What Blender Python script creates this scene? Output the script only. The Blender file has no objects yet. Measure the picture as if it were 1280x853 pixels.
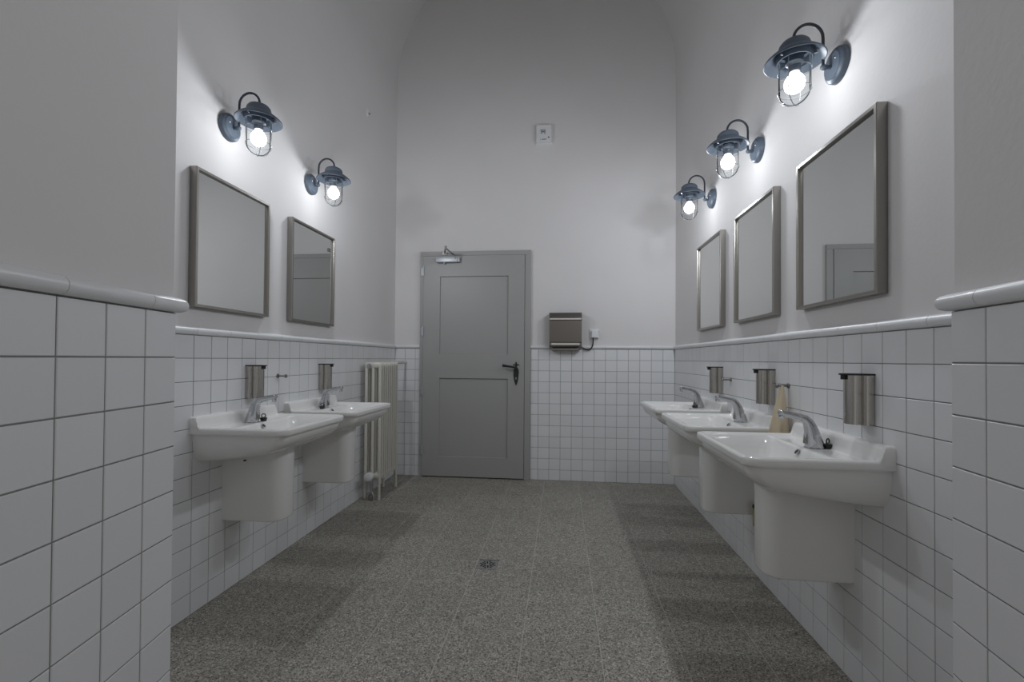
import bpy, bmesh, math, random
from mathutils import Vector, Matrix
random.seed(7)
SC = bpy.context.scene
COL = SC.collection
PI = math.pi

# ------------------------------------------------------------------ camera
YAW, PITCH, ROLL = 0.10736, 0.01209, 0.00701
CAM_H = 1.1018
fwd = Vector((-math.sin(YAW)*math.cos(PITCH), math.cos(YAW)*math.cos(PITCH), math.sin(PITCH)))
r0 = Vector((math.cos(YAW), math.sin(YAW), 0)); u0 = r0.cross(fwd)
rt = math.cos(ROLL)*r0 + math.sin(ROLL)*u0
up = -math.sin(ROLL)*r0 + math.cos(ROLL)*u0
cam = bpy.data.cameras.new('camera')
cam.sensor_fit = 'HORIZONTAL'; cam.sensor_width = 36.0
cam.lens = 574.2*36.0/1280.0
cam.shift_x = 0.0; cam.shift_y = 15.47/1280.0
cam.clip_start = 0.02
camo = bpy.data.objects.new('camera', cam); COL.objects.link(camo)
M = Matrix((rt, up, -fwd)).transposed().to_4x4(); M.translation = (0, 0, CAM_H)
camo.matrix_world = M
SC.camera = camo

# ------------------------------------------------------------------ world, exposure
WORLD = 0.35                     # added even fill light, stands in for an unseen hall behind the camera
BULB_W = 13.7                    # watts of each wall lamp
BULB_SMOOTH = 0.30
w = bpy.data.worlds.new('world'); SC.world = w; w.use_nodes = True
bg = w.node_tree.nodes['Background']; bg.inputs[0].default_value = (1.0, 0.975, 0.95, 1); bg.inputs[1].default_value = WORLD
SC.view_settings.view_transform = 'Standard'; SC.view_settings.look = 'None'
SC.view_settings.exposure = 0.0; SC.view_settings.gamma = 1.0
SC.view_settings.use_curve_mapping = False
SC.cycles.max_bounces = 14; SC.cycles.diffuse_bounces = 8; SC.cycles.glossy_bounces = 6
SC.cycles.transparent_max_bounces = 16
SC.cycles.caustics_reflective = False; SC.cycles.caustics_refractive = False
SC.cycles.use_denoising = True

# ------------------------------------------------------------------ materials
def mat(name, col, rough=0.5, metal=0.0, bump=0.0, bscale=40.0, var=0.0, vscale=6.0, rand=0.0, coat=0.0, spec=0.5, detail=6.0):
    m = bpy.data.materials.new(name); m.use_nodes = True
    nt = m.node_tree; b = nt.nodes['Principled BSDF']
    b.inputs['Base Color'].default_value = (*col, 1); b.inputs['Roughness'].default_value = rough
    b.inputs['Metallic'].default_value = metal; b.inputs['Specular IOR Level'].default_value = spec
    b.inputs['Coat Weight'].default_value = coat; b.inputs['Coat Roughness'].default_value = 0.06
    geo = nt.nodes.new('ShaderNodeNewGeometry')
    src = None
    if var:
        n = nt.nodes.new('ShaderNodeTexNoise'); n.inputs['Scale'].default_value = vscale; n.inputs['Detail'].default_value = 5
        nt.links.new(geo.outputs['Position'], n.inputs['Vector'])
        mx = nt.nodes.new('ShaderNodeMix'); mx.data_type = 'RGBA'
        mx.inputs['A'].default_value = (*[c*(1-var) for c in col], 1); mx.inputs['B'].default_value = (*[min(1, c*(1+var)) for c in col], 1)
        nt.links.new(n.outputs['Fac'], mx.inputs['Factor']); src = mx.outputs['Result']
    if rand:
        oi = nt.nodes.new('ShaderNodeObjectInfo')
        mr = nt.nodes.new('ShaderNodeMapRange'); mr.inputs['To Min'].default_value = 1-rand; mr.inputs['To Max'].default_value = 1.0
        nt.links.new(oi.outputs['Random'], mr.inputs['Value'])
        mu = nt.nodes.new('ShaderNodeVectorMath'); mu.operation = 'SCALE'
        if src: nt.links.new(src, mu.inputs[0])
        else: mu.inputs[0].default_value = col
        nt.links.new(mr.outputs['Result'], mu.inputs['Scale']); src = mu.outputs['Vector']
    if src: nt.links.new(src, b.inputs['Base Color'])
    if bump:
        n2 = nt.nodes.new('ShaderNodeTexNoise'); n2.inputs['Scale'].default_value = bscale; n2.inputs['Detail'].default_value = detail
        nt.links.new(geo.outputs['Position'], n2.inputs['Vector'])
        bp = nt.nodes.new('ShaderNodeBump'); bp.inputs['Strength'].default_value = bump; bp.inputs['Distance'].default_value = 0.002
        nt.links.new(n2.outputs['Fac'], bp.inputs['Height']); nt.links.new(bp.outputs['Normal'], b.inputs['Normal'])
    return m

PLASTER = mat('white_plaster', (0.70, 0.685, 0.68), 0.9, bump=0.25, bscale=55, var=0.03, vscale=3)
GROUT = mat('grey_grout', (0.24, 0.24, 0.235), 0.95, bump=0.3, bscale=300)
TILE = mat('glazed_white_tile', (0.76, 0.765, 0.775), 0.33, rand=0.05, bump=0.05, bscale=18, detail=1)
CERAMIC = mat('white_sanitary_ceramic', (0.77, 0.765, 0.745), 0.09, coat=0.3)
CHROME = mat('polished_chrome', (0.52, 0.53, 0.55), 0.07, 1.0)
STEEL = mat('brushed_steel', (0.36, 0.342, 0.315), 0.30, 1.0, bump=0.06, bscale=220)
STEEL_D = mat('satin_steel', (0.26, 0.25, 0.235), 0.28, 1.0)
MIRROR = mat('mirror_glass', (0.70, 0.715, 0.705), 0.012, 1.0)
DOORP = mat('grey_door_paint', (0.355, 0.352, 0.342), 0.42, bump=0.05, bscale=30, var=0.02)
BLACK = mat('black_iron', (0.012, 0.012, 0.013), 0.45)
BLACKP = mat('black_plastic', (0.012, 0.012, 0.012), 0.35)
WHITEP = mat('white_plastic', (0.74, 0.75, 0.75), 0.4)
RADP = mat('cream_radiator_enamel', (0.60, 0.585, 0.53), 0.35, bump=0.05, bscale=60)
LAMPP = mat('blue_grey_enamel', (0.094, 0.120, 0.158), 0.45, bump=0.08, bscale=120, var=0.08, vscale=40)
LAMPD = mat('dark_lamp_tube', (0.035, 0.042, 0.055), 0.4)
WIRE = mat('galvanised_wire', (0.36, 0.37, 0.38), 0.35, 1.0)
TOWEL = mat('beige_cotton', (0.60, 0.51, 0.365), 0.95, bump=0.6, bscale=400, var=0.06, vscale=30)
YELLOW = mat('yellowed_brass', (0.30, 0.27, 0.11), 0.4)
DRYER = mat('dark_brushed_steel', (0.20, 0.185, 0.165), 0.34, 1.0, bump=0.06, bscale=220)
EDGE = mat('painted_highlight_steel', (0.74, 0.72, 0.68), 0.25, 0.6)  # pale metal, lamp highlights on the dryer ridges put into the colour
STEELD2 = mat('dispenser_steel', (0.50, 0.48, 0.445), 0.22, 1.0)
INK = mat('blue_grey_print', (0.27, 0.32, 0.40), 0.6)
INKD = mat('dark_print', (0.15, 0.15, 0.16), 0.6)
CLOSERM = mat('silver_aluminium', (0.46, 0.475, 0.50), 0.4, 0.45)
HOLE = mat('drain_dark', (0.008, 0.008, 0.012), 0.8)
DRAINM = mat('drain_steel', (0.38, 0.375, 0.36), 0.45, 0.7)
FGROUT = mat('floor_joint_mortar', (0.50, 0.48, 0.43), 0.9)

def floor_mat():
    m = bpy.data.materials.new('speckled_granite_floor'); m.use_nodes = True
    nt = m.node_tree; b = nt.nodes['Principled BSDF']
    geo = nt.nodes.new('ShaderNodeNewGeometry')
    v = nt.nodes.new('ShaderNodeTexVoronoi'); v.inputs['Scale'].default_value = 240; v.inputs['Randomness'].default_value = 1
    nt.links.new(geo.outputs['Position'], v.inputs['Vector'])
    sep = nt.nodes.new('ShaderNodeSeparateColor'); nt.links.new(v.outputs['Color'], sep.inputs['Color'])
    cr = nt.nodes.new('ShaderNodeValToRGB'); cr.color_ramp.interpolation = 'CONSTANT'
    e = cr.color_ramp.elements
    cols = [(0.0, (0.085, 0.082, 0.074)), (0.16, (0.215, 0.205, 0.178)), (0.50, (0.305, 0.288, 0.248)), (0.78, (0.42, 0.396, 0.345)), (0.95, (0.55, 0.525, 0.47))]
    e[0].position = 0; e[0].color = (*cols[0][1], 1); e[1].position = cols[1][0]; e[1].color = (*cols[1][1], 1)
    for p, c in cols[2:]:
        x = e.new(p); x.color = (*c, 1)
    nt.links.new(sep.outputs['Red'], cr.inputs['Fac'])
    n = nt.nodes.new('ShaderNodeTexNoise'); n.inputs['Scale'].default_value = 5; n.inputs['Detail'].default_value = 4
    nt.links.new(geo.outputs['Position'], n.inputs['Vector'])
    mr = nt.nodes.new('ShaderNodeMapRange'); mr.inputs['To Min'].default_value = 0.95; mr.inputs['To Max'].default_value = 1.20
    nt.links.new(n.outputs['Fac'], mr.inputs['Value'])
    oi = nt.nodes.new('ShaderNodeObjectInfo')
    mr2 = nt.nodes.new('ShaderNodeMapRange'); mr2.inputs['To Min'].default_value = 0.95; mr2.inputs['To Max'].default_value = 1.05
    nt.links.new(oi.outputs['Random'], mr2.inputs['Value'])
    ml = nt.nodes.new('ShaderNodeMath'); ml.operation = 'MULTIPLY'
    nt.links.new(mr.outputs['Result'], ml.inputs[0]); nt.links.new(mr2.outputs['Result'], ml.inputs[1])
    vm = nt.nodes.new('ShaderNodeVectorMath'); vm.operation = 'SCALE'
    nt.links.new(cr.outputs['Color'], vm.inputs[0]); nt.links.new(ml.outputs['Value'], vm.inputs['Scale'])
    nt.links.new(vm.outputs['Vector'], b.inputs['Base Color'])
    b.inputs['Roughness'].default_value = 0.5
    bp = nt.nodes.new('ShaderNodeBump'); bp.inputs['Strength'].default_value = 0.15; bp.inputs['Distance'].default_value = 0.001
    nt.links.new(v.outputs['Distance'], bp.inputs['Height']); nt.links.new(bp.outputs['Normal'], b.inputs['Normal'])
    return m
FLOORM = floor_mat()

def glass_mat():
    m = bpy.data.materials.new('clear_lamp_glass'); m.use_nodes = True
    nt = m.node_tree; nt.nodes.remove(nt.nodes['Principled BSDF']); out = nt.nodes['Material Output']
    t = nt.nodes.new('ShaderNodeBsdfTransparent'); t.inputs[0].default_value = (0.97, 0.98, 0.985, 1)
    g = nt.nodes.new('ShaderNodeBsdfGlossy'); g.inputs['Roughness'].default_value = 0.03; g.inputs['Color'].default_value = (1, 1, 1, 1)
    lw = nt.nodes.new('ShaderNodeLayerWeight'); lw.inputs['Blend'].default_value = 0.07
    mx = nt.nodes.new('ShaderNodeMixShader')
    nt.links.new(lw.outputs['Fresnel'], mx.inputs[0]); nt.links.new(t.outputs[0], mx.inputs[1]); nt.links.new(g.outputs[0], mx.inputs[2])
    nt.links.new(mx.outputs[0], out.inputs[0])
    return m
GLASS = glass_mat()
def bulb_mat():
    m = bpy.data.materials.new('glowing_bulb_glass'); m.use_nodes = True
    nt = m.node_tree; nt.nodes.remove(nt.nodes['Principled BSDF']); out = nt.nodes['Material Output']
    t = nt.nodes.new('ShaderNodeBsdfTransparent'); e = nt.nodes.new('ShaderNodeEmission')
    e.inputs['Color'].default_value = (1.0, 0.95, 0.86, 1); e.inputs['Strength'].default_value = 2.2
    a = nt.nodes.new('ShaderNodeAddShader'); nt.links.new(t.outputs[0], a.inputs[0]); nt.links.new(e.outputs[0], a.inputs[1])
    nt.links.new(a.outputs[0], out.inputs[0])
    return m
BULB = bulb_mat()

# ------------------------------------------------------------------ mesh helpers
class MB:
    def __init__(s): s.v = []; s.f = []
    def add(s, vs, fs):
        o = len(s.v); s.v += [tuple(x) for x in vs]; s.f += [tuple(i+o for i in f) for f in fs]; return s
    def box(s, x0, x1, y0, y1, z0, z1, b=0.0):
        if b <= 0:
            vs = [(x0,y0,z0),(x1,y0,z0),(x1,y1,z0),(x0,y1,z0),(x0,y0,z1),(x1,y0,z1),(x1,y1,z1),(x0,y1,z1)]
            return s.add(vs, [(0,3,2,1),(4,5,6,7),(0,1,5,4),(1,2,6,5),(2,3,7,6),(3,0,4,7)])
        bm = bmesh.new(); bmesh.ops.create_cube(bm, size=1)
        for v in bm.verts:
            v.co = ((x0+x1)/2+v.co.x*(x1-x0), (y0+y1)/2+v.co.y*(y1-y0), (z0+z1)/2+v.co.z*(z1-z0))
        bmesh.ops.bevel(bm, geom=bm.edges[:], offset=b, segments=2, profile=0.6, affect='EDGES')
        bm.verts.index_update()
        s.add([v.co[:] for v in bm.verts], [tuple(v.index for v in f.verts) for f in bm.faces]); bm.free(); return s
    def prism(s, pts, z0, z1):
        n = len(pts); vs = [(x, y, z0) for x, y in pts]+[(x, y, z1) for x, y in pts]
        fs = [tuple(range(n-1, -1, -1)), tuple(range(n, 2*n))]+[(i, (i+1) % n, n+(i+1) % n, n+i) for i in range(n)]
        return s.add(vs, fs)
    def extrude(s, pts, o, u, w, d, closed=True):
        # polygon pts in plane (u,w) at o, extruded along d
        o, u, w, d = Vector(o), Vector(u), Vector(w), Vector(d); n = len(pts)
        vs = [o+u*a+w*b for a, b in pts]; vs += [p+d for p in vs]
        fs = [tuple(range(n-1, -1, -1)), tuple(range(n, 2*n))] if closed else []
        fs += [(i, (i+1) % n, n+(i+1) % n, n+i) for i in range(n)]
        return s.add(vs, fs)
    def lathe(s, prof, c=(0, 0, 0), n=24, cap0=False, cap1=False):
        vs = []; fs = []
        for r, z in prof:
            for k in range(n):
                a = 2*PI*k/n; vs.append((c[0]+r*math.cos(a), c[1]+r*math.sin(a), c[2]+z))
        for i in range(len(prof)-1):
            for k in range(n):
                k2 = (k+1) % n; fs.append((i*n+k, i*n+k2, (i+1)*n+k2, (i+1)*n+k))
        if cap0: fs.append(tuple(range(n-1, -1, -1)))
        if cap1: fs.append(tuple(range((len(prof)-1)*n, len(prof)*n)))
        return s.add(vs, fs)
    def tube(s, path, rad, n=10, caps=True, ref=(0, 1, 0)):
        P = [Vector(p) for p in path]; m = len(P)
        R = rad if isinstance(rad, (list, tuple)) else [rad]*m
        vs = []; fs = []; side = Vector(ref)
        for i in range(m):
            t = (P[min(i+1, m-1)]-P[max(i-1, 0)]).normalized()
            a = side-t*side.dot(t)
            if a.length < 1e-4: a = t.orthogonal()
            a.normalize(); side = a; b = t.cross(a)
            ra, rb = R[i] if isinstance(R[i], tuple) else (R[i], R[i])
            for k in range(n):
                q = 2*PI*k/n; vs.append(P[i]+a*(ra*math.cos(q))+b*(rb*math.sin(q)))
        for i in range(m-1):
            for k in range(n):
                k2 = (k+1) % n; fs.append((i*n+k, i*n+k2, (i+1)*n+k2, (i+1)*n+k))
        if caps: fs += [tuple(range(n-1, -1, -1)), tuple(range((m-1)*n, m*n))]
        return s.add(vs, fs)
    def cyl(s, p0, p1, r, n=16): return s.tube([p0, p1], r, n, ref=(0.3, 0.9, 0.2))
    def mesh(s, name, m, smooth=None):
        me = bpy.data.meshes.new(name); me.from_pydata(s.v, [], s.f)
        bm = bmesh.new(); bm.from_mesh(me); bmesh.ops.recalc_face_normals(bm, faces=bm.faces[:]); bm.to_mesh(me); bm.free()
        if smooth:
            for p in me.polygons: p.use_smooth = True
            me.set_sharp_from_angle(angle=math.radians(smooth))
        me.materials.append(m); return me
    def build(s, name, m, parent=None, smooth=None):
        return link(bpy.data.objects.new(name, s.mesh(name, m, smooth)), parent)

def link(o, parent=None):
    COL.objects.link(o)
    if parent: o.parent = parent
    return o
def tag(o, label=None, cat=None, group=None, kind=None):
    for k, v in (('label', label), ('category', cat), ('group', group), ('kind', kind)):
        if v: o[k] = v
    return o
def empty(name, loc=(0, 0, 0), rz=0.0):
    o = bpy.data.objects.new(name, None); o.empty_display_size = 0.05; link(o)
    o.location = loc; o.rotation_euler = (0, 0, rz); return o
def copy_tree(o, parent=None):
    c = o.copy(); COL.objects.link(c); c.parent = parent
    for ch in o.children: copy_tree(ch, c)
    return c

# ------------------------------------------------------------------ room dimensions (metres)
XL, XR, YB = -1.5662, 0.9986, 4.2058          # glazed tile faces
PL = 0.007                                     # plaster lies behind the tile face
GR = 0.0022                                    # grout lies behind the tile face
ZT = 1.195                                     # top of tiling
SPRING = 3.70                                  # vault springing
XC = (XL+XR)/2; RV = (XR-XL)/2+PL
YF = 0.9517
EL, AL = Vector((-0.8674, 0.9517, 0)), -0.1823
ER, AR = Vector((0.7545, 0.9819, 0)), 0.1310
dL = Vector((-math.sin(AL), -math.cos(AL), 0)); nL = Vector((math.cos(AL), -math.sin(AL), 0))
dR = Vector((-math.sin(AR), -math.cos(AR), 0)); nR = Vector((-math.cos(AR), math.sin(AR), 0))
SREV = 1.30                                    # length of the splayed reveals

wall_left = tag(MB().box(XL-PL-0.2, XL-PL, YF-0.1, YB+0.2, -0.05, SPRING).build('wall_left', PLASTER), kind='structure')
wall_right = tag(MB().box(XR+PL, XR+PL+0.2, YF-0.1, YB+0.2, -0.05, SPRING).build('wall_right', PLASTER), kind='structure')
wall_back = tag(MB().box(XL-0.2, XR+0.2, YB+PL, YB+PL+0.2, -0.05, SPRING+RV+0.15).build('wall_back', PLASTER), kind='structure')
floor = tag(MB().box(-2.4, 2.0, -0.75, YB+0.2, -0.12, -0.0007).build('floor', FGROUT), kind='structure')
# barrel vault
vb = MB(); N = 48
for k in range(N+1):
    a = PI*k/N
    for r in (RV, RV+0.12):
        for y in (YF-0.1, YB+0.2): vb.v.append((XC-r*math.cos(a), y, SPRING+r*math.sin(a)))
for k in range(N):
    i, j = 4*k, 4*k+4
    vb.f += [(i, i+1, j+1, j), (i+2, j+2, j+3, i+3), (i, j, j+2, i+2), (i+1, i+3, j+3, j+1)]
ceiling = tag(vb.build('ceiling', PLASTER, smooth=30), kind='structure')
# front wall with the splayed opening in which the camera stands
def reveal_block(name, E, d, n, sx):
    e = E-n*PL
    p = [e, e+d*SREV, Vector((sx*2.4, (e+d*SREV).y, 0)), Vector((sx*2.4, E.y, 0))]
    return tag(MB().prism([(q.x, q.y) for q in p], -0.05, SPRING+RV+0.15).build(name, PLASTER), kind='structure')
wall_entry_left = reveal_block('wall_entry_left', EL, dL, nL, -1)
wall_entry_right = reveal_block('wall_entry_right', ER, dR, nR, 1)
wall_front = tag(MB().box(-0.95, 0.85, -0.33, YF, 2.75, SPRING+RV+0.15).build('wall_front', PLASTER), kind='structure')

# ------------------------------------------------------------------ wall tiles
def tile_mesh(wd, ht, th=0.0075, bv=0.0012 , mt=TILE, name='tile'):
    # local: x along, y up, z out; face at z=0
    x0, x1, y0, y1 = -wd/2, wd/2, -ht/2, ht/2
    b = MB()
    vs = [(x0, y0, -th), (x1, y0, -th), (x1, y1, -th), (x0, y1, -th),
          (x0, y0, -bv), (x1, y0, -bv), (x1, y1, -bv), (x0, y1, -bv),
          (x0+bv, y0+bv, 0), (x1-bv, y0+bv, 0), (x1-bv, y1-bv, 0), (x0+bv, y1-bv, 0)]
    fs = [(8, 9, 10, 11)]
    for i in range(4):
        j = (i+1) % 4; fs += [(i, j, 4+j, 4+i), (4+i, 4+j, 8+j, 8+i)]
    b.add(vs, fs); return b
TCACHE = {}
def place_tile(parent, o, u, n, wd, ht, name='tile', mt=TILE, jitter=0.0018, th=0.0075):
    key = (round(wd, 3), round(ht, 3), mt.name, th)
    if key not in TCACHE: TCACHE[key] = tile_mesh(wd, ht, th=th, bv=0.0004 if th < 0.005 else 0.0012).mesh(name, mt)
    ob = bpy.data.objects.new(name, TCACHE[key])
    v = n.cross(u)
    R = Matrix((u, v, n)).transposed().to_4x4()
    J = Matrix.Rotation(random.uniform(-jitter, jitter), 4, 'X') @ Matrix.Rotation(random.uniform(-jitter, jitter), 4, 'Y')
    ob.matrix_world = Matrix.Translation(o) @ R @ J
    link(ob, parent); return ob
def stuff_tile(mb, o, u, n, wd, ht, jitter=0.0018):
    t = tile_mesh(wd, ht)
    v = n.cross(u); R = Matrix((u, v, n)).transposed().to_4x4()
    J = Matrix.Rotation(random.uniform(-jitter, jitter), 4, 'X') @ Matrix.Rotation(random.uniform(-jitter, jitter), 4, 'Y')
    T = Matrix.Translation(o) @ R @ J
    mb.add([T @ Vector(p) for p in t.v], t.f)
ROWS = [(ZT-0.1*r, ZT-0.1*(r+1)) for r in range(11)]+[(ZT-1.1, 0.0)]
JT = 0.0028
def tile_wall(parent, base, u, n, joints, keep, ztop=ZT, skip=None):
    """joints: sorted positions along u from base; keep(c): column is built tile by tile; the rest is one stuff part"""
    rest = MB(); cnt = 0
    for a, b in zip(joints[:-1], joints[1:]):
        c = (a+b)/2
        for z1, z0 in ROWS:
            z1 += ztop-ZT; z0 = z0+(ztop-ZT) if z0 > 0.01 else 0.0
            o = base+u*c+Vector((0, 0, (z0+z1)/2))
            if keep(c): place_tile(parent, o, u, n, b-a-JT, z1-z0-JT); cnt += 1
            else: stuff_tile(rest, o, u, n, b-a-JT, z1-z0-JT)
    if rest.v: tag(rest.build('far_tiles', TILE, parent), kind='stuff')
    # grout bed
    a, b = joints[0], joints[-1]
    g = MB(); p0 = base+u*a-n*GR; p1 = base+u*b-n*GR; q0 = p0-n*(PL-GR+0.002); q1 = p1-n*(PL-GR+0.002)
    z = ztop
    vs = [p0, p1, q1, q0]; vs = [Vector((v.x, v.y, 0)) for v in vs]+[Vector((v.x, v.y, z)) for v in vs]
    g.add(vs, [(0, 1, 2, 3), (4, 5, 6, 7), (0, 1, 5, 4), (1, 2, 6, 5), (2, 3, 7, 6), (3, 0, 4, 7)])
    g.build('grout_bed', GROUT, parent)
    return cnt
UY, UX, UZ = Vector((0, 1, 0)), Vector((1, 0, 0)), Vector((0, 0, 1))
jl = [1.8116+0.1*k for k in range(-8, 24)]; jl = [0.965]+[j for j in jl if 0.98 < j < YB-0.01]+[YB]
tile_wall(wall_left, Vector((XL, 0, 0)), UY, UX, jl, lambda c: 1.61 < c < 4.11)
jr = [1.3546+0.1*k for k in range(-4, 29)]; jr = [0.99]+[j for j in jr if 1.0 < j < YB-0.01]+[YB]
tile_wall(wall_right, Vector((XR, 0, 0)), UY, -UX, jr, lambda c: 1.15 < c < 3.66)
DX0, DX1 = -1.322, -0.282                      # outer edges of the door frame
jb = [XL, XL+0.098, XL+0.196, DX0]
tile_wall(wall_back, Vector((0, YB, 0)), UX, -UY, jb, lambda c: True)
jb2 = [XR-0.1007*k for k in range(12, -1, -1)]; jb2 = [DX1]+jb2
tile_wall(wall_back, Vector((0, YB, 0)), UX, -UY, jb2, lambda c: True)
ZP = 1.2
tile_wall(wall_entry_left, EL.copy(), dL, nL, [0.0, 0.0957]+[0.0957+0.1*k for k in range(1, 13)], lambda c: c < 0.62, ztop=ZP)
tile_wall(wall_entry_right, ER.copy(), dR, nR, [0.0, 0.0883]+[0.0883+0.1*k for k in range(1, 13)], lambda c: c < 0.62, ztop=ZP)

# ------------------------------------------------------------------ bullnose trim pieces
PROF = [(-0.006, 0.0), (0.006, 0.0), (0.013, 0.003), (0.017, 0.009), (0.0185, 0.016), (0.017, 0.023), (0.012, 0.029), (0.004, 0.032), (-0.006, 0.032)]
def trim_run(parent, base, u, n, joints, z):
    for a, b in zip(joints[:-1], joints[1:]):
        MB().extrude(PROF, base+u*(a+0.0008)+UZ*(z+0.0015), n, UZ, u*(b-a-0.0016)).build('bullnose_tile', TILE, parent, smooth=40)
tl = [1.8116+0.2*k for k in range(-4, 13)]
trim_run(wall_left, Vector((XL, 0, 0)), UY, UX, [0.965]+[j for j in tl if 1.0 < j < YB-0.03]+[YB], ZT)
tr = [1.3546+0.2*k for k in range(-1, 15)]
trim_run(wall_right, Vector((XR, 0, 0)), UY, -UX, [0.99]+[j for j in tr if 1.0 < j < YB-0.03]+[YB], ZT)
trim_run(wall_back, Vector((0, YB, 0)), UX, -UY, [XL, XL+0.1, DX0], ZT)
trim_run(wall_back, Vector((0, YB, 0)), UX, -UY, [DX1]+[XR-0.2014*k for k in range(6, -1, -1)], ZT)
def trim_corner(parent, E, d, n, s1, room_u):
    """bullnose that turns round the far arris of a reveal: path s1 -> corner -> 0.1 m along the room face"""
    nr = Vector((0, 1, 0)); vs = []; m = len(PROF)
    den = 1+n.dot(nr)
    for p0, off in ((E+d*s1, n), (E, (n+nr)/den), (E+room_u*0.1, nr)):
        for a, b in PROF: vs.append(p0+off*a+UZ*(ZP+0.0015+b))
    fs = [(i*m+k, i*m+k+1, (i+1)*m+k+1, (i+1)*m+k) for i in range(2) for k in range(m-1)]
    fs += [tuple(range(m)), tuple(range(2*m, 3*m))]
    MB().add(vs, fs).build('bullnose_tile', TILE, parent, smooth=40)
trim_corner(wall_entry_left, EL, dL, nL, 0.0949, -UX)
trim_corner(wall_entry_right, ER, dR, nR, 0.0875, UX)
trim_run(wall_entry_left, EL.copy(), dL, nL, [0.0957+0.2*k for k in range(0, 7)], ZP)
trim_run(wall_entry_right, ER.copy(), dR, nR, [0.0883+0.2*k for k in range(0, 7)], ZP)

# ------------------------------------------------------------------ floor tiles
FX = [-0.4465+0.3*k for k in range(-4, 6)]; FX = [XL-0.005]+[x for x in FX if XL+0.01 < x < XR-0.02]+[XR+0.005]
FY = [2.5+0.3*k for k in range(-11, 7)]; FY = [y for y in FY if y < YB-0.03]+[YB+0.005]
rest = MB()
for x0, x1 in zip(FX[:-1], FX[1:]):
    for y0, y1 in zip(FY[:-1], FY[1:]):
        c = Vector(((x0+x1)/2, (y0+y1)/2, 0))
        if y1 > 1.3: place_tile(floor, c, UX, UZ, x1-x0-0.0030, y1-y0-0.0016, 'tile', FLOORM, 0.0, th=0.004)
        else:
            t = tile_mesh(x1-x0-0.0030, y1-y0-0.0016, th=0.004); rest.add([Vector(p)+c for p in t.v], t.f)
tag(rest.build('entry_tiles', FLOORM, floor), kind='stuff')

# ------------------------------------------------------------------ door
YP = YB+PL                                      # plaster plane of the back wall
door = tag(empty('door_1', ((DX0+DX1)/2, YP, 0)), 'grey painted two-panel door in a grey frame', None, None, 'structure')
dx = (DX0+DX1)/2
def D(mb): mb.v = [(x-dx, y-YP, z) for x, y, z in mb.v]; return mb
LX0, LX1, LZ = -1.287, -0.338, 2.058
fr = MB(); y0, y1 = YB-0.022, YP+0.01
fr.box(DX0, LX0-0.002, y0, y1, 0, LZ+0.003, 0.002).box(LX1+0.002, DX1, y0, y1, 0, LZ+0.003, 0.002).box(DX0, DX1, y0, y1, LZ+0.003, 2.102, 0.002)
D(fr).build('door_frame', DOORP, door)
lf = MB(); ya, yb = YB-0.030, YP-0.002
px0, px1 = -1.130, -0.487; za, zb, zc, zd = 0.192, 0.920, 1.143, 1.866
for a in ((LX0, px0, 0.012, LZ), (px1, LX1, 0.012, LZ), (px0, px1, 0.012, za), (px0, px1, zb, zc), (px0, px1, zd, LZ)):
    lf.box(a[0], a[1], ya, yb, a[2], a[3])
leaf = D(lf).build('door_leaf', DOORP, door)
for a, b in ((za, zb), (zc, zd)):
    pm = MB(); e = 0.004
    # recessed flat panel with a small sloping bead round it
    vs = [(px0, ya+0.002, a), (px1, ya+0.002, a), (px1, ya+0.002, b), (px0, ya+0.002, b),
          (px0+e, ya+0.015, a+e), (px1-e, ya+0.015, a+e), (px1-e, ya+0.015, b-e), (px0+e, ya+0.015, b-e)]
    pm.add(vs, [(0, 1, 5, 4), (1, 2, 6, 5), (2, 3, 7, 6), (3, 0, 4, 7), (4, 5, 6, 7)])
    D(pm).build('door_panel', DOORP, leaf)
for z in (1.912, 1.352, 0.800, 0.250):
    h = MB(); h.cyl((LX0-0.001, ya-0.006, z-0.042), (LX0-0.001, ya-0.006, z+0.042), 0.0075, 12)
    h.cyl((LX0-0.001, ya-0.006, z+0.042), (LX0-0.001, ya-0.006, z+0.05), 0.005, 10).box(LX0-0.022, LX0+0.0, ya-0.002, ya+0.01, z-0.035, z+0.035)
    D(h).build('hinge', CLOSERM, door, smooth=40)
# black iron handle on a tapered long plate
hx = -0.411
esc = MB(); pts = [(-0.013, 1.020), (-0.021, 1.003), (-0.0245, 0.985), (-0.0225, 0.945), (-0.017, 0.905), (-0.008, 0.875), (0, 0.858), (0.008, 0.875), (0.017, 0.905), (0.0225, 0.945), (0.0245, 0.985), (0.021, 1.003), (0.013, 1.020)]
esc.extrude(pts, (hx, ya-0.006, 0), UX, UZ, (0, 0.006, 0))
esc.cyl((hx, ya-0.004, 1.015), (hx, ya-0.004, 1.074), 0.006, 10)
esc.tube([(hx-0.029, ya-0.004, 1.047), (hx-0.012, ya-0.004, 1.05), (hx, ya-0.004, 1.046), (hx+0.012, ya-0.004, 1.05), (hx+0.029, ya-0.004, 1.047)], [0.003, 0.006, 0.007, 0.006, 0.003], 8, ref=(0, 0, 1))
handle = D(esc).build('door_handle', BLACK, door, smooth=40)
lv = MB().cyl((hx, ya-0.006, 1.026), (hx, ya-0.05, 1.026), 0.010, 12)
lv.tube([(hx+0.008, ya-0.048, 1.024), (hx-0.03, ya-0.052, 1.029), (hx-0.075, ya-0.053, 1.036), (hx-0.120, ya-0.050, 1.042)], [(0.009, 0.006), (0.009, 0.006), (0.010, 0.007), (0.013, 0.008)], 10, ref=(0, 0, 1))
D(lv).build('lever', BLACK, handle, smooth=50)
kh = MB().box(hx-0.004, hx+0.004, ya-0.0072, ya-0.005, 0.915, 0.935)
tag(D(kh).build('keyhole', DOORP, handle), 'pale keyhole')
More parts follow.
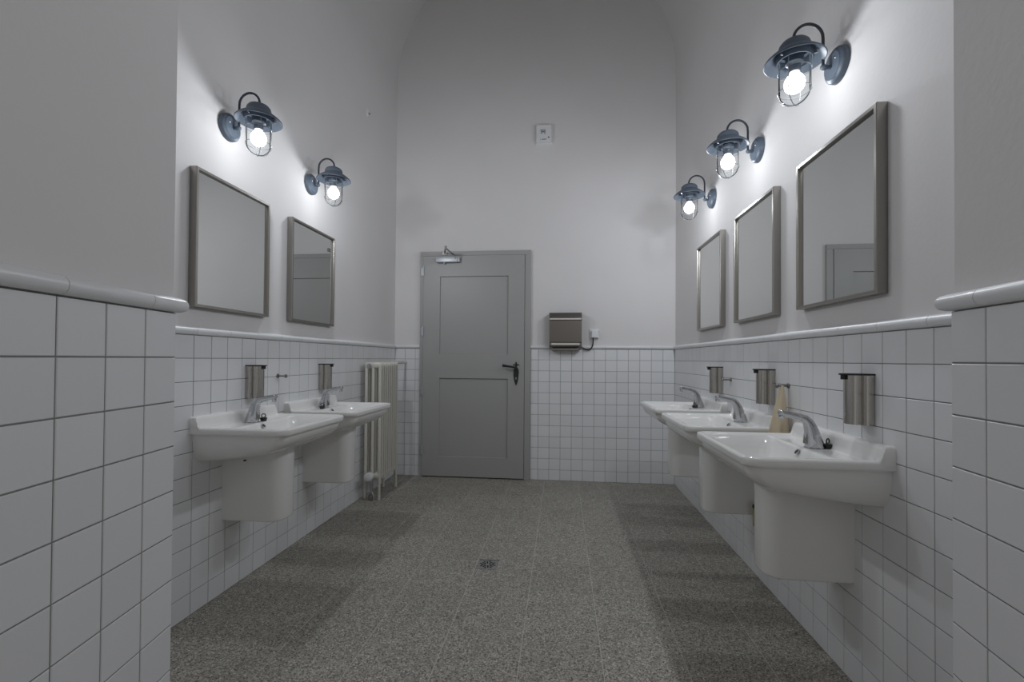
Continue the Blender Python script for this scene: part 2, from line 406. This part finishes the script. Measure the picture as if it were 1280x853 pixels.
# door closer
dc = MB().box(-1.160, -0.950, ya-0.048, ya, 1.990, 2.043, 0.008).box(-0.950, -0.936, ya-0.044, ya, 1.992, 2.041, 0.004).cyl((-1.085, ya-0.024, 1.978), (-1.085, ya-0.024, 1.992), 0.009)
closer = D(dc).build('door_closer', CLOSERM, door, smooth=30)
kx, ky, kz = -1.012, 3.92, 2.070
ar = MB().cyl((-0.997, ya-0.024, 2.04), (-0.997, ya-0.024, 2.066), 0.011)
ar.tube([(-0.997, ya-0.024, 2.062), (kx, ky, kz-0.004)], [(0.010, 0.004)]*2, 8, ref=(1, 0, 0))
ar.cyl((kx, ky, kz-0.012), (kx, ky, kz+0.016), 0.010)
ar.tube([(kx, ky, kz+0.008), (-1.086, ya-0.004, 2.079)], [(0.008, 0.004)]*2, 8, ref=(1, 0, 0))
ar.box(-1.108, -1.064, ya-0.008, ya+0.010, 2.068, 2.092)
D(ar).build('closer_arm', STEEL_D, closer, smooth=30)
cs = MB().box(-0.978, -0.968, ya-0.0485, ya-0.047, 2.02, 2.03)
D(cs).build('closer_mark', INKD, closer)

# ------------------------------------------------------------------ wash basins
BW, BD = 0.276, 0.43
def sm(a, b, x):
    t = max(0.0, min(1.0, (x-a)/(b-a))); return t*t*(3-2*t)
def hwid(v):
    rc = 0.045
    if v <= BD-rc: return BW
    q = v-(BD-rc); return BW-rc+math.sqrt(max(0, rc*rc-q*q))
def ztop(u, v):
    e = min(hwid(v)-abs(u), BD-v)
    z = 0.800-0.012*sm(0.018, 0.034, e)
    q = min(BW-0.043-abs(u), v-0.135, 0.398-v)
    if q > 0: z -= 0.112*(1-(1-min(1, q/0.10))**2.3)
    up_ = 1-sm(0.026, 0.046, v)
    z = z+(0.846-z)*up_
    ez = hwid(v)-abs(u) if v < 0.05 else e
    if ez < 0.010: z -= 0.008*(1-ez/0.010)**2
    return z
def basin_mesh():
    us = [0, 0.010, 0.022, 0.045, 0.07, 0.10, 0.135]+[0.135+0.0865*k for k in range(1, 11)]
    us = sorted(set([-1+x for x in us]+[1-x for x in us]+[0.0]))
    vsx = [0, 0.012, 0.024, 0.028, 0.033, 0.038, 0.043, 0.048, 0.06, 0.08, 0.1, 0.12, 0.132, 0.137, 0.143, 0.15, 0.16, 0.175]
    vsx += [0.175+0.0175*k for k in range(1, 10)]
    vsx += [0.345, 0.36, 0.372, 0.382, 0.389, 0.394, 0.399, 0.404, 0.409, 0.414, 0.418, 0.422, 0.425, 0.4275, 0.4292, 0.43]
    b = MB(); nu, nv = len(us), len(vsx)
    for v in vsx:
        h = hwid(v)
        for s in us: b.v.append((v, s*h, ztop(s*h, v)))
    for j in range(nv-1):
        for i in range(nu-1): b.f.append((j*nu+i, j*nu+i+1, (j+1)*nu+i+1, (j+1)*nu+i))
    loop = [j*nu for j in range(nv)]+[(nv-1)*nu+i for i in range(1, nu)]+[j*nu+nu-1 for j in range(nv-2, -1, -1)]
    prev = loop; L = len(loop)
    levels = [(0.0, 0.0, 0.7745), (0.002, 0.002, 0.7715), (0.016, 0.016, 0.7700)]
    for k in range(1, 11):
        th = PI/2*k/10
        levels.append((0.016+0.052*(1-math.cos(th)), 0.016+0.135*(1-math.cos(th)), 0.770-0.126*math.sin(th)))
    for iu, iv, z in levels:
        st = len(b.v)
        for idx in loop:
            x, y, _ = b.v[idx]; b.v.append((x*(BD-iv)/BD, y*(BW-iu)/BW, z if z >= 0.77 else 0.77-(0.77-z)*(1-0.30*(x/BD)**1.3)))
        cur = list(range(st, st+L))
        for k in range(L-1): b.f.append((prev[k], prev[k+1], cur[k+1], cur[k]))
        prev = cur
    b.f.append(tuple(prev))
    return b
TAP_PATH = [(.085, .787, .034, .025), (.088, .800, .032, .025), (.094, .832, .0265, .022), (.101, .860, .022, .0195), (.109, .879, .0185, .0175), (.121, .892, .0155, .016), (.138, .8985, .013, .0145), (.165, .9045, .0115, .013), (.195, .911, .011, .0125), (.207, .9135, .0105, .012), (.212, .9146, .007, .008)]
def make_basin():
    root = empty('washbasin')
    basin_mesh().build('bowl', CERAMIC, root, smooth=50)
    sh = MB(); hwp, out, rc = 0.080, 0.282, 0.060; pts = [(-0.004, -hwp)]
    for k in range(9):
        a = -PI/2+PI/2*k/8; pts.append((out-rc+rc*math.cos(a), -hwp+rc+rc*math.sin(a)))
    for k in range(9):
        a = PI/2*k/8; pts.append((out-rc+rc*math.cos(a), hwp-rc+rc*math.sin(a)))
    pts.append((-0.004, hwp))
    n = len(pts); c = (0.12, 0)
    def ring(s, z): return [(c[0]+(x-c[0])*s if x > 0 else x, y*s, z) for x, y in pts]
    vs = ring(0.965, 0.342)+ring(0.99, 0.3445)+ring(1.0, 0.350)+ring(1.0, 0.62)+ring(1.02, 0.68)
    fs = [(i*n+k, i*n+(k+1) % n, (i+1)*n+(k+1) % n, (i+1)*n+k) for i in range(4) for k in range(n)]+[tuple(range(n-1, -1, -1))]
    sh.add(vs, fs).build('half_pedestal', CERAMIC, root, smooth=45)
    # overflow hole
    ov = MB().lathe([(0.0105, 0), (0.0105, 0.003), (0.008, 0.0035), (0.007, 0.001)], n=18)
    R = Matrix.Translation((0.1465, 0, 0.772)) @ Matrix.Rotation(math.radians(52), 4, 'Y')
    ov.v = [tuple(R @ Vector(p)) for p in ov.v]
    o = ov.build('overflow_ring', CHROME, root, smooth=40)
    oh = MB().lathe([(0.0, 0.002), (0.0075, 0.002)], n=18); oh.v = [tuple(R @ Vector(p)) for p in oh.v]
    oh.build('overflow_hole', HOLE, o)
    # waste
    MB().lathe([(0.0, 0.004), (0.022, 0.004), (0.026, 0.002), (0.028, 0.0)], c=(0.265, 0, 0.677), n=20).build('waste_strainer', CHROME, root, smooth=40)
    # tap
    tap = MB().tube([(x, 0, z) for x, z, a, b_ in TAP_PATH], [(b_, a) for x, z, a, b_ in TAP_PATH], 20, ref=(0, 1, 0))
    t = tap.build('tap', CHROME, root, smooth=60)
    MB().lathe([(0.0, 0.0), (0.0085, 0.0), (0.010, 0.002), (0.010, 0.02)], c=(0.200, 0, 0.889), n=16).build('aerator', CHROME, t, smooth=40)
    MB().lathe([(0.036, 0.0), (0.036, 0.003), (0.033, 0.0045)], c=(0.085, 0, 0.7865), n=24, cap1=True).build('tap_base', CHROME, t, smooth=40)
    sp = MB().add([(0.1215, -0.012, 0.803), (0.1215, 0.012, 0.803), (0.1215-0.0045, 0.011, 0.850), (0.1215-0.0045, -0.011, 0.850),
                   (0.112, -0.012, 0.803), (0.112, 0.012, 0.803), (0.112, 0.011, 0.850), (0.112, -0.011, 0.850)],
                  [(0, 1, 2, 3), (0, 4, 5, 1), (1, 5, 6, 2), (2, 6, 7, 3), (3, 7, 4, 0)])
    tag(sp.build('sensor_window', STEEL_D, t), 'dark sensor window')
    # fixing bolts under the bowl (small dark marks)
    MB().cyl((0.17, -0.16, 0.640), (0.17, -0.16, 0.645), 0.006, 10).build('fixing_hole', HOLE, root)
    return root
BG = 'wash basins on the two long walls'
proto = make_basin()
W3, W2 = 'on the wall of three basins', 'on the radiator wall'
BAS = [(XR, 1.772, PI, 'white half-pedestal washbasin of the row of three farthest from the hand dryer'),
       (XR, 2.463, PI, 'middle washbasin of the row of three, white ceramic, beside the beige towel'),
       (XR, 3.177, PI, 'white washbasin of the row of three nearest the back wall with the hand dryer'),
       (XL, 2.068, 0, 'white washbasin on the radiator wall, farther from the radiator'),
       (XL, 2.736, 0, 'white washbasin on half pedestal right next to the cream radiator')]
roots = []
for i, (x, y, rz, lab) in enumerate(BAS):
    o = proto if i == 0 else copy_tree(proto)
    o.location = (x, y, 0); o.rotation_euler = (0, 0, rz); tag(o, lab, 'washbasin', BG); roots.append(o)
# shut-off valve showing behind the middle pedestal
vv = MB().cyl((0.055, 0.112, 0.300), (0.055, 0.112, 0.385), 0.016, 12).cyl((0.0, 0.112, 0.36), (0.055, 0.112, 0.36), 0.009, 10)
sv = vv.build('shutoff_valve', YELLOW, roots[1], smooth=40)
MB().lathe([(0.0, 0.016), (0.014, 0.016), (0.018, 0.012), (0.018, 0.0)], c=(0.055, 0.112, 0.387), n=14).build('valve_knob', BLACKP, sv, smooth=40)

# rubber plugs lying by the taps
def make_plug():
    r = empty('sink_plug')
    MB().lathe([(0.0, 0.0), (0.0125, 0.0), (0.0155, 0.010), (0.0165, 0.014), (0.015, 0.017), (0.0, 0.019)], n=18).build('stopper', BLACKP, r, smooth=40)
    MB().tube([(0.009*math.cos(a), 0, 0.026+0.009*math.sin(a)) for a in [2*PI*k/14 for k in range(15)]], 0.0025, 6, caps=False).build('pull_ring', BLACKP, r, smooth=60)
    return r
pp = make_plug()
PLUGS = [(roots[0], 0.048, 0.010, 'black rubber sink plug behind the tap, washbasin farthest from the hand dryer'),
         (roots[2], 0.128, 0.046, 'black rubber sink plug by the tap of the washbasin nearest the hand dryer'),
         (roots[3], 0.112, 0.050, 'black rubber sink plug by the tap, radiator-wall washbasin farther from the radiator'),
         (roots[4], 0.112, -0.062, 'black rubber sink plug by the tap of the washbasin next to the radiator')]
for i, (b, x, y, lab) in enumerate(PLUGS):
    o = pp if i == 0 else copy_tree(pp)
    sg = -1 if b.rotation_euler.z > 1 else 1
    o.location = (b.location.x+sg*x, b.location.y+sg*y, 0.7885); o.rotation_euler = (0, 0, 0.6)
    tag(o, lab, 'sink plug', 'rubber plugs beside the taps')

# ------------------------------------------------------------------ mirrors
def make_mirror():
    r = empty('wall_mirror'); hw, h0, h1, dp, bw = 0.2475, 1.314, 1.913, 0.026, 0.0135
    pf = MB()
    rings = []
    for (x, ins) in ((-PL, 0.0), (dp-0.002, 0.0), (dp, 0.002), (dp, bw-0.001), (dp-0.004, bw), (0.006, bw)):
        rings.append([(x, -hw+ins, h0+ins), (x, hw-ins, h0+ins), (x, hw-ins, h1-ins), (x, -hw+ins, h1-ins)])
    for a in rings: pf.v += a
    for i in range(len(rings)-1):
        for k in range(4): pf.f.append((4*i+k, 4*i+(k+1) % 4, 4*i+4+(k+1) % 4, 4*i+4+k))
    pf.build('frame', STEEL, r)
    MB().box(0.010, 0.014, -hw+bw-0.003, hw-bw+0.003, h0+bw-0.003, h1-bw+0.003).build('mirror_pane', MIRROR, r)
    return r
mp = make_mirror()
MIR = [(XR, 1.785, PI, 'steel-framed mirror over the washbasin farthest from the hand dryer, row of three'),
       (XR, 2.487, PI, 'middle steel-framed mirror of the row of three'),
       (XR, 3.205, PI, 'steel-framed mirror of the row of three nearest the back wall'),
       (XL, 2.030, 0, 'steel-framed mirror on the radiator wall, farther from the radiator'),
       (XL, 2.730, 0, 'steel-framed mirror on the radiator wall, nearer the radiator, showing the grey door')]
for i, (x, y, rz, lab) in enumerate(MIR):
    o = mp if i == 0 else copy_tree(mp)
    o.location = (x, y, 0); o.rotation_euler = (0, 0, rz); tag(o, lab, 'mirror', 'steel-framed mirrors above the basins')

# ------------------------------------------------------------------ lamps
def disc_x(prof, c, n=28):
    """lathe about the local x axis"""
    b = MB().lathe(prof, n=n); b.v = [(c[0]+z, c[1]+x, c[2]+y) for x, y, z in b.v]; return b
LAX = 0.149
def make_lamp():
    r = empty('wall_lamp')
    plate = disc_x([(0.0, 0.024), (0.040, 0.0235), (0.048, 0.0215), (0.050, 0.018), (0.058, 0.015), (0.0625, 0.009), (0.063, 0.0), (0.063, -PL)], (0, 0, 2.185)).build('wall_plate', LAMPP, r, smooth=40)
    for s in (-1, 1):
        disc_x([(0.0, 0.004), (0.004, 0.0035), (0.006, 0.001), (0.006, 0)], (0.022, s*0.026, 2.20), 12).build('screw', CHROME, plate, smooth=50)
    disc_x([(0.0, 0.012), (0.006, 0.0105), (0.0095, 0.006), (0.0105, 0.0), (0.0095, -0.006), (0.007, -0.010), (0.007, -0.026)], (0.048, 0, 2.180), 16).build('ball_joint', LAMPP, r, smooth=50)
    path = [(0.050, 0, 2.172), (0.050, 0, 2.20), (0.050, 0, 2.25), (0.050, 0, 2.285)]
    cx, rr = 0.1015, 0.0515
    path += [(cx-rr*math.cos(a), 0, 2.290+rr*1.05*math.sin(a)) for a in [PI*k/14 for k in range(1, 14)]]+[(0.153, 0, 2.288), (0.153, 0, 2.270)]
    MB().tube(path, 0.0052, 12).build('arm', LAMPD, r, smooth=60)
    c = (LAX, 0, 0)
    sh = MB().lathe([(0.050, 2.252), (0.060, 2.244), (0.085, 2.226), (0.098, 2.214), (0.1015, 2.209), (0.1015, 2.206), (0.099, 2.205), (0.096, 2.208), (0.083, 2.221), (0.060, 2.237), (0.045, 2.242)], c=c, n=40)
    shade = sh.build('shade', LAMPP, r, smooth=50)
    MB().lathe([(0.052, 2.244), (0.0525, 2.262), (0.050, 2.270), (0.042, 2.279), (0.025, 2.287), (0.010, 2.290), (0.0, 2.290)], c=c, n=32).build('cap', LAMPP, shade, smooth=45)
    MB().lathe([(0.060, 2.240), (0.0605, 2.212), (0.058, 2.208), (0.0545, 2.208), (0.0545, 2.235)], c=c, n=32).build('glass_collar', LAMPP, shade, smooth=45)
    for k in range(3):
        a = 2*PI*k/3+0.5
        MB().cyl((LAX+0.052*math.cos(a), 0.052*math.sin(a), 2.216), (LAX+0.072*math.cos(a), 0.072*math.sin(a), 2.216), 0.0035, 8).build('collar_screw', CHROME, shade, smooth=40)
    MB().lathe([(0.0, 2.168), (0.018, 2.168), (0.0205, 2.172), (0.0205, 2.192), (0.030, 2.2), (0.030, 2.238)], c=c, n=24).build('socket', LAMPP, r, smooth=45)
    g = [(0.0515, 2.236), (0.0515, 2.100)]+[(0.0515*math.cos(a), 2.100-0.0515*math.sin(a)) for a in [PI/2*k/9 for k in range(1, 9)]]+[(0.0005, 2.0485)]
    MB().lathe(g, c=c, n=32).build('glass_jar', GLASS, r, smooth=60)
    MB().lathe([(0.0, 2.090), (0.012, 2.092), (0.024, 2.099), (0.032, 2.110), (0.035, 2.124), (0.033, 2.138), (0.026, 2.151), (0.018, 2.160), (0.0155, 2.168)], c=c, n=24).build('bulb', BULB, r, smooth=60)
    wg = MB(); R = 0.0545
    for k in range(2):
        a0 = PI*k/2+PI/4
        prof = [(R, 2.212), (R, 2.100)]+[(R*math.cos(a), 2.100-R*math.sin(a)) for a in [PI/2*q/8 for q in range(1, 8)]]
        full = prof+[(0, 2.0455)]+[(-x, z) for x, z in reversed(prof)]
        wg.tube([(LAX+x*math.cos(a0), x*math.sin(a0), z) for x, z in full], 0.0013, 6)
    for z, rr_ in ((2.098, R), (2.172, R)):
        wg.tube([(LAX+rr_*math.cos(a), rr_*math.sin(a), z) for a in [2*PI*k/28 for k in range(29)]], 0.0013, 6, caps=False, ref=(0, 0, 1))
    wg.build('wire_guard', WIRE, r, smooth=60)
    ld = bpy.data.lights.new('bulb_light', 'POINT'); ld.energy = BULB_W; ld.shadow_soft_size = 0.034; ld.color = (0.905, 0.942, 1.0)
    ld.use_nodes = True; nt = ld.node_tree
    em = next(n for n in nt.nodes if n.type == 'EMISSION')
    fo = nt.nodes.new('ShaderNodeLightFalloff'); fo.inputs['Strength'].default_value = 1.0; fo.inputs['Smooth'].default_value = BULB_SMOOTH
    nt.links.new(fo.outputs['Quadratic'], em.inputs['Strength'])
    lo = bpy.data.objects.new('bulb_light', ld); link(lo, r); lo.location = (LAX, 0, 2.124)
    return r
lp = make_lamp()
LMP = [(XR, 1.785, PI, 'lit blue-grey caged wall lamp, row of three, farthest from the hand dryer'),
       (XR, 2.470, PI, 'middle lit blue-grey caged wall lamp of the row of three'),
       (XR, 3.190, PI, 'lit blue-grey caged wall lamp of the row of three nearest the back wall'),
       (XL, 2.000, 0, 'lit blue-grey caged lamp on the radiator wall, farther from the radiator'),
       (XL, 2.712, 0, 'lit blue-grey caged lamp on the radiator wall, nearer the radiator')]
for i, (x, y, rz, lab) in enumerate(LMP):
    o = lp if i == 0 else copy_tree(lp)
    o.location = (x, y, 0); o.rotation_euler = (0, 0, rz); tag(o, lab, 'wall lamp', 'caged wall lamps above the mirrors')

# ------------------------------------------------------------------ soap dispensers
def make_disp():
    r = empty('soap_dispenser'); z0, z1 = 0.897, 1.056
    a = MB(); pts = [(-0.002, -0.034)]+[(0.016+0.020*math.sin(t), -0.036*math.cos(t)) for t in [PI*k/16 for k in range(0, 17)]]+[(-0.002, 0.034)]
    a.prism(pts, z0-0.002, z1).build('back_housing', STEELD2, r, smooth=40)
    pts = [(0.046+0.024*math.cos(2*PI*k/28), 0.031*math.sin(2*PI*k/28)) for k in range(28)]
    MB().prism(pts, z0, z1).build('front_tank', STEELD2, r, smooth=40)
    t = MB(); pts = [(-0.002, -0.037), (0.045, -0.036), (0.066, -0.024), (0.084, -0.012), (0.088, 0.0), (0.084, 0.012), (0.066, 0.024), (0.045, 0.036), (-0.002, 0.037)]
    lid = t.prism(pts, z1+0.0005, z1+0.006).build('push_lid', BLACKP, r)
    MB().cyl((0.076, 0, z1-0.014), (0.076, 0, z1+0.001), 0.0075, 12).build('nozzle', BLACKP, lid, smooth=40)
    disc_x([(0.0, 0.003), (0.0035, 0.0025), (0.004, 0.0)], (0.0695, 0, 0.93), 10).build('lock', CHROME, r, smooth=40)
    return r
dp_ = make_disp()
DSP = [(XR, 1.622, PI, 'brushed steel soap dispenser, row of three, farthest from the hand dryer'),
       (XR, 2.312, PI, 'brushed steel soap dispenser beside the beige towel'),
       (XR, 3.014, PI, 'brushed steel soap dispenser of the row of three nearest the back wall'),
       (XL, 2.170, 0, 'brushed steel soap dispenser on the radiator wall, farther from the radiator'),
       (XL, 2.862, 0, 'brushed steel soap dispenser on the radiator wall, nearer the radiator')]
for i, (x, y, rz, lab) in enumerate(DSP):
    o = dp_ if i == 0 else copy_tree(dp_)
    o.location = (x, y, 0); o.rotation_euler = (0, 0, rz); tag(o, lab, 'soap dispenser', 'steel soap dispenser units above the taps')

# ------------------------------------------------------------------ hooks and towel
def make_hook():
    r = empty('wall_hook')
    disc_x([(0.0, 0.006), (0.010, 0.006), (0.012, 0.004), (0.012, -0.001)], (0, 0, 0), 16).build('rosette', STEEL_D, r, smooth=40)
    disc_x([(0.0045, 0.0), (0.0045, 0.042), (0.009, 0.044), (0.0105, 0.047), (0.0105, 0.051), (0.008, 0.054), (0.0, 0.055)], (0, 0, 0), 16).build('peg', STEEL_D, r, smooth=50)
    return r
hk = make_hook()
HK = [(XR, 2.150, PI, 0.991, 'small chrome wall hook holding the beige towel'),
      (XR, 2.842, PI, 0.988, 'empty small chrome wall hook on the wall of three basins'),
      (XL, 2.398, 0, 0.998, 'small chrome wall hook on the radiator wall')]
for i, (x, y, rz, z, lab) in enumerate(HK):
    o = hk if i == 0 else copy_tree(hk)
    o.location = (x, y, z); o.rotation_euler = (0, 0, rz); tag(o, lab, 'wall hook', 'chrome wall hooks by the basins')
tw = MB(); NT, NZ = 40, 18
for j in range(NZ+1):
    t = j/NZ; z = 0.992-0.285*t; s = 0.14+0.86*t**0.8
    cx = 0.028+0.026*t; cy = 2.150-0.022*t
    for k in range(NT):
        a = 2*PI*k/NT; f = 1+0.16*t*math.sin(5*a+0.6)+0.07*t*math.sin(9*a)
        tw.v.append((XR-(cx+0.046*s*f*math.cos(a)), cy+0.044*s*f*math.sin(a), z+0.008*t*math.sin(3*a)))
for j in range(NZ):
    for k in range(NT): tw.f.append((j*NT+k, j*NT+(k+1) % NT, (j+1)*NT+(k+1) % NT, (j+1)*NT+k))
tw.f += [tuple(range(NT)), tuple(range(NZ*NT, NZ*NT+NT))]
tag(tw.build('towel', TOWEL, None, smooth=70), 'beige cotton hand towel hanging from a chrome hook between two washbasins', 'towel')

# ------------------------------------------------------------------ radiator
rad = tag(empty('radiator', (XL, 3.455, 0)), 'cream column radiator standing against the tiled wall', 'radiator')
def section(feet):
    b = MB(); zb, zt = 0.155, 1.072
    for x in (0.050, 0.105, 0.160):
        zf = 0.0 if feet and x != 0.105 else zb
        b.tube([(x, 0, zf), (x, 0, zf+0.01), (x, 0, zt-0.03), (x, 0, zt-0.012), (x, 0, zt-0.003)], [(0.0125, 0.0095), (0.0125, 0.0105), (0.0125, 0.0105), (0.0125, 0.0105), (0.009, 0.008)], 10, ref=(1, 0, 0))
    for z0, z1 in ((zb, zb+0.05), (zt-0.052, zt-0.002)):
        zc_ = (z0+z1)/2; h = (z1-z0)/2
        b.tube([(0.046, 0, zc_), (0.052, 0, zc_), (0.158, 0, zc_), (0.166, 0, zc_)], [(0.011, h*0.8), (0.0145, h), (0.0145, h), (0.011, h*0.8)], 12, ref=(0, 1, 0))
    return b
m_end = section(True).mesh('radiator_section', RADP, 50); m_mid = section(False).mesh('radiator_section', RADP, 50)
for k in range(9):
    o = link(bpy.data.objects.new('section', m_end if k in (0, 8) else m_mid), rad); o.location = (0, 0.045*k, 0)
for z in (0.18, 1.045): MB().cyl((0.105, 0.0, z), (0.105, 0.36, z), 0.018, 14).build('header_tube', RADP, rad, smooth=50)
MB().cyl((0.080, -0.030, 1.045), (0.080, 0.0, 1.045), 0.013, 14).build('vent_plug', CHROME, rad, smooth=40)
va = MB().tube([(0.105, -0.008, 0.185), (0.105, -0.03, 0.187), (0.105, -0.040, 0.188), (0.105, -0.060, 0.190), (0.105, -0.085, 0.192), (0.105, -0.092, 0.193)], [0.018, 0.02, 0.03, 0.034, 0.032, 0.02], 18, ref=(1, 0, 0))
valve = va.build('thermostat_valve', WHITEP, rad, smooth=45)
MB().tube([(0.105, -0.02, 0.175), (0.105, -0.022, 0.12), (0.105, -0.022, 0.06)], [0.014, 0.016, 0.012], 12, ref=(1, 0, 0)).tube([(0.105, -0.022, 0.07), (0.085, -0.022, 0.04), (0.08, -0.022, 0.0)], 0.009, 10).tube([(0.105, -0.022, 0.07), (0.125, -0.022, 0.04), (0.13, -0.022, 0.0)], 0.009, 10).build('valve_pipe', CHROME, valve, smooth=50)
MB().tube([(0.105, 0.36, 1.048), (0.105, 0.40, 1.058), (0.105, 0.44, 1.064), (0.105, YB-3.455-0.002, 1.064)], [0.012, 0.014, 0.014, 0.012], 12, ref=(1, 0, 0)).build('supply_pipe', RADP, rad, smooth=40)

# ------------------------------------------------------------------ hand dryer, socket
hd = tag(empty('hand_dryer', (0.034, YP, 1.20)), 'brushed steel box-shaped hand dryer on the back wall by the door', 'hand dryer')
pr = [(0, 0.0), (-0.075, 0.0), (-0.104, 0.018), (-0.112, 0.024), (-0.112, 0.050), (-0.106, 0.056), (-0.106, 0.248), (-0.114, 0.255), (-0.114, 0.268), (-0.100, 0.312), (-0.094, 0.318), (0, 0.318)]
MB().extrude(pr, (-0.142, 0, 0), UY, UZ, (0.284, 0, 0)).build('casing', DRYER, hd)
MB().box(-0.139, 0.139, -0.1155, -0.108, 0.253, 0.268, 0.002).build('highlight_strip', EDGE, hd)  # added bright strips paint the highlights along the upper and lower ridge
MB().box(-0.125, 0.125, -0.1135, -0.106, 0.028, 0.046, 0.003).build('highlight_strip', EDGE, hd)
for x in (-0.1435, 0.1405):
    MB().extrude([(a*1.02, 0.159+(b-0.159)*1.006) for a, b in pr], (x, 0, 0), UY, UZ, (0.003, 0, 0)).build('side_cheek', STEEL_D, hd)
MB().box(-0.07, 0.07, -0.068, -0.012, -0.006, 0.004).build('air_outlet', BLACKP, hd)
MB().box(-0.118, 0.118, -0.085, -0.002, -0.022, 0.001, 0.006).build('lower_tray', STEEL_D, hd)
cb = [(0.138, -0.02, 0.02), (0.16, -0.022, 0.004), (0.185, -0.024, -0.010), (0.206, -0.025, -0.012), (0.226, -0.026, -0.004), (0.241, -0.028, 0.018), (0.247, -0.031, 0.045), (0.248, -0.034, 0.075), (0.248, -0.034, 0.10)]
MB().tube(cb, 0.006, 8).build('power_cable', BLACKP, hd, smooth=60)
sk = tag(empty('wall_socket', (0.293, YP, 1.334)), 'white square wall socket with plug beside the hand dryer', 'wall socket')
MB().box(-0.042, 0.042, -0.010, 0.001, -0.042, 0.042, 0.003).build('cover_plate', WHITEP, sk)
MB().box(-0.026, 0.036, -0.040, -0.008, -0.036, 0.030, 0.006).build('plug', WHITEP, sk)
MB().cyl((-0.011, -0.034, -0.046), (-0.011, -0.034, -0.034), 0.006, 10).build('cable_gland', BLACKP, sk, smooth=40)

# ------------------------------------------------------------------ small white box high on the back wall
bx = tag(empty('detector_box', (-0.171, YP, 3.163)), 'small white box with a printed symbol high above the door side', 'detector box')
MB().box(-0.069, 0.069, -0.045, 0.001, -0.078, 0.078, 0.004).build('housing', WHITEP, bx)
MB().box(-0.076, 0.076, -0.010, 0.001, -0.084, 0.084, 0.003).build('back_plate', WHITEP, bx)
sy = MB()
for x0, x1, z0, z1 in ((-0.034, 0.016, 0.028, 0.034), (-0.028, -0.018, -0.006, 0.026), (-0.012, -0.004, 0.002, 0.026), (0.004, 0.014, -0.008, 0.026), (-0.018, 0.006, 0.010, 0.020)):
    sy.box(x0, x1, -0.0462, -0.0448, z0, z1)
sy.build('printed_symbol', INK, bx)
MB().box(-0.032, -0.026, -0.0462, -0.0448, -0.060, -0.052).box(-0.018, 0.024, -0.0462, -0.0448, -0.059, -0.053).build('printed_line', INKD, bx)
MB().cyl((0.044, -0.047, -0.040), (0.044, -0.044, -0.040), 0.007, 12).build('indicator', INKD, bx)

# little white fitting high on the radiator wall
ft = tag(empty('wall_fitting', (XL-PL, 3.545, 3.09)), 'tiny white oval fitting high on the wall above the radiator', 'wall fitting')
f = disc_x([(0.0, 0.012), (0.016, 0.011), (0.020, 0.006), (0.020, -0.001)], (0, 0, 0), 20); f.v = [(x, y, z*1.9) for x, y, z in f.v]; f.build('plate', WHITEP, ft, smooth=50)
disc_x([(0.0, 0.022), (0.006, 0.021), (0.008, 0.016), (0.008, 0.008)], (0, 0.004, -0.012), 12).build('knob', STEEL_D, ft, smooth=50)

# ------------------------------------------------------------------ floor drain
dr = tag(empty('floor_drain', (-0.386, 2.440, 0)), 'square steel floor drain with a star of slots', 'floor drain')
MB().box(-0.052, 0.052, -0.052, 0.052, -0.002, 0.0025, 0.001).build('cover', DRAINM, dr)
MB().box(-0.053, 0.053, 0.050, 0.056, -0.002, 0.0028).build('rim_gap', HOLE, dr)
for k in range(8):
    a = PI/4*k+0.2; c_, s_ = math.cos(a), math.sin(a)
    for r0_, r1_, off, wd in ((0.012, 0.036, 0.0, 0.0032), (0.028, 0.045, 0.39, 0.0028)):
        ca, sa = math.cos(a+off), math.sin(a+off)
        q = [(r0_*ca-wd*sa, r0_*sa+wd*ca), (r1_*ca-wd*sa*1.3, r1_*sa+wd*ca*1.3), (r1_*ca+wd*sa*1.3, r1_*sa-wd*ca*1.3), (r0_*ca+wd*sa, r0_*sa-wd*ca)]
        MB().prism(q, 0.0015, 0.0031).build('slot', HOLE, dr)
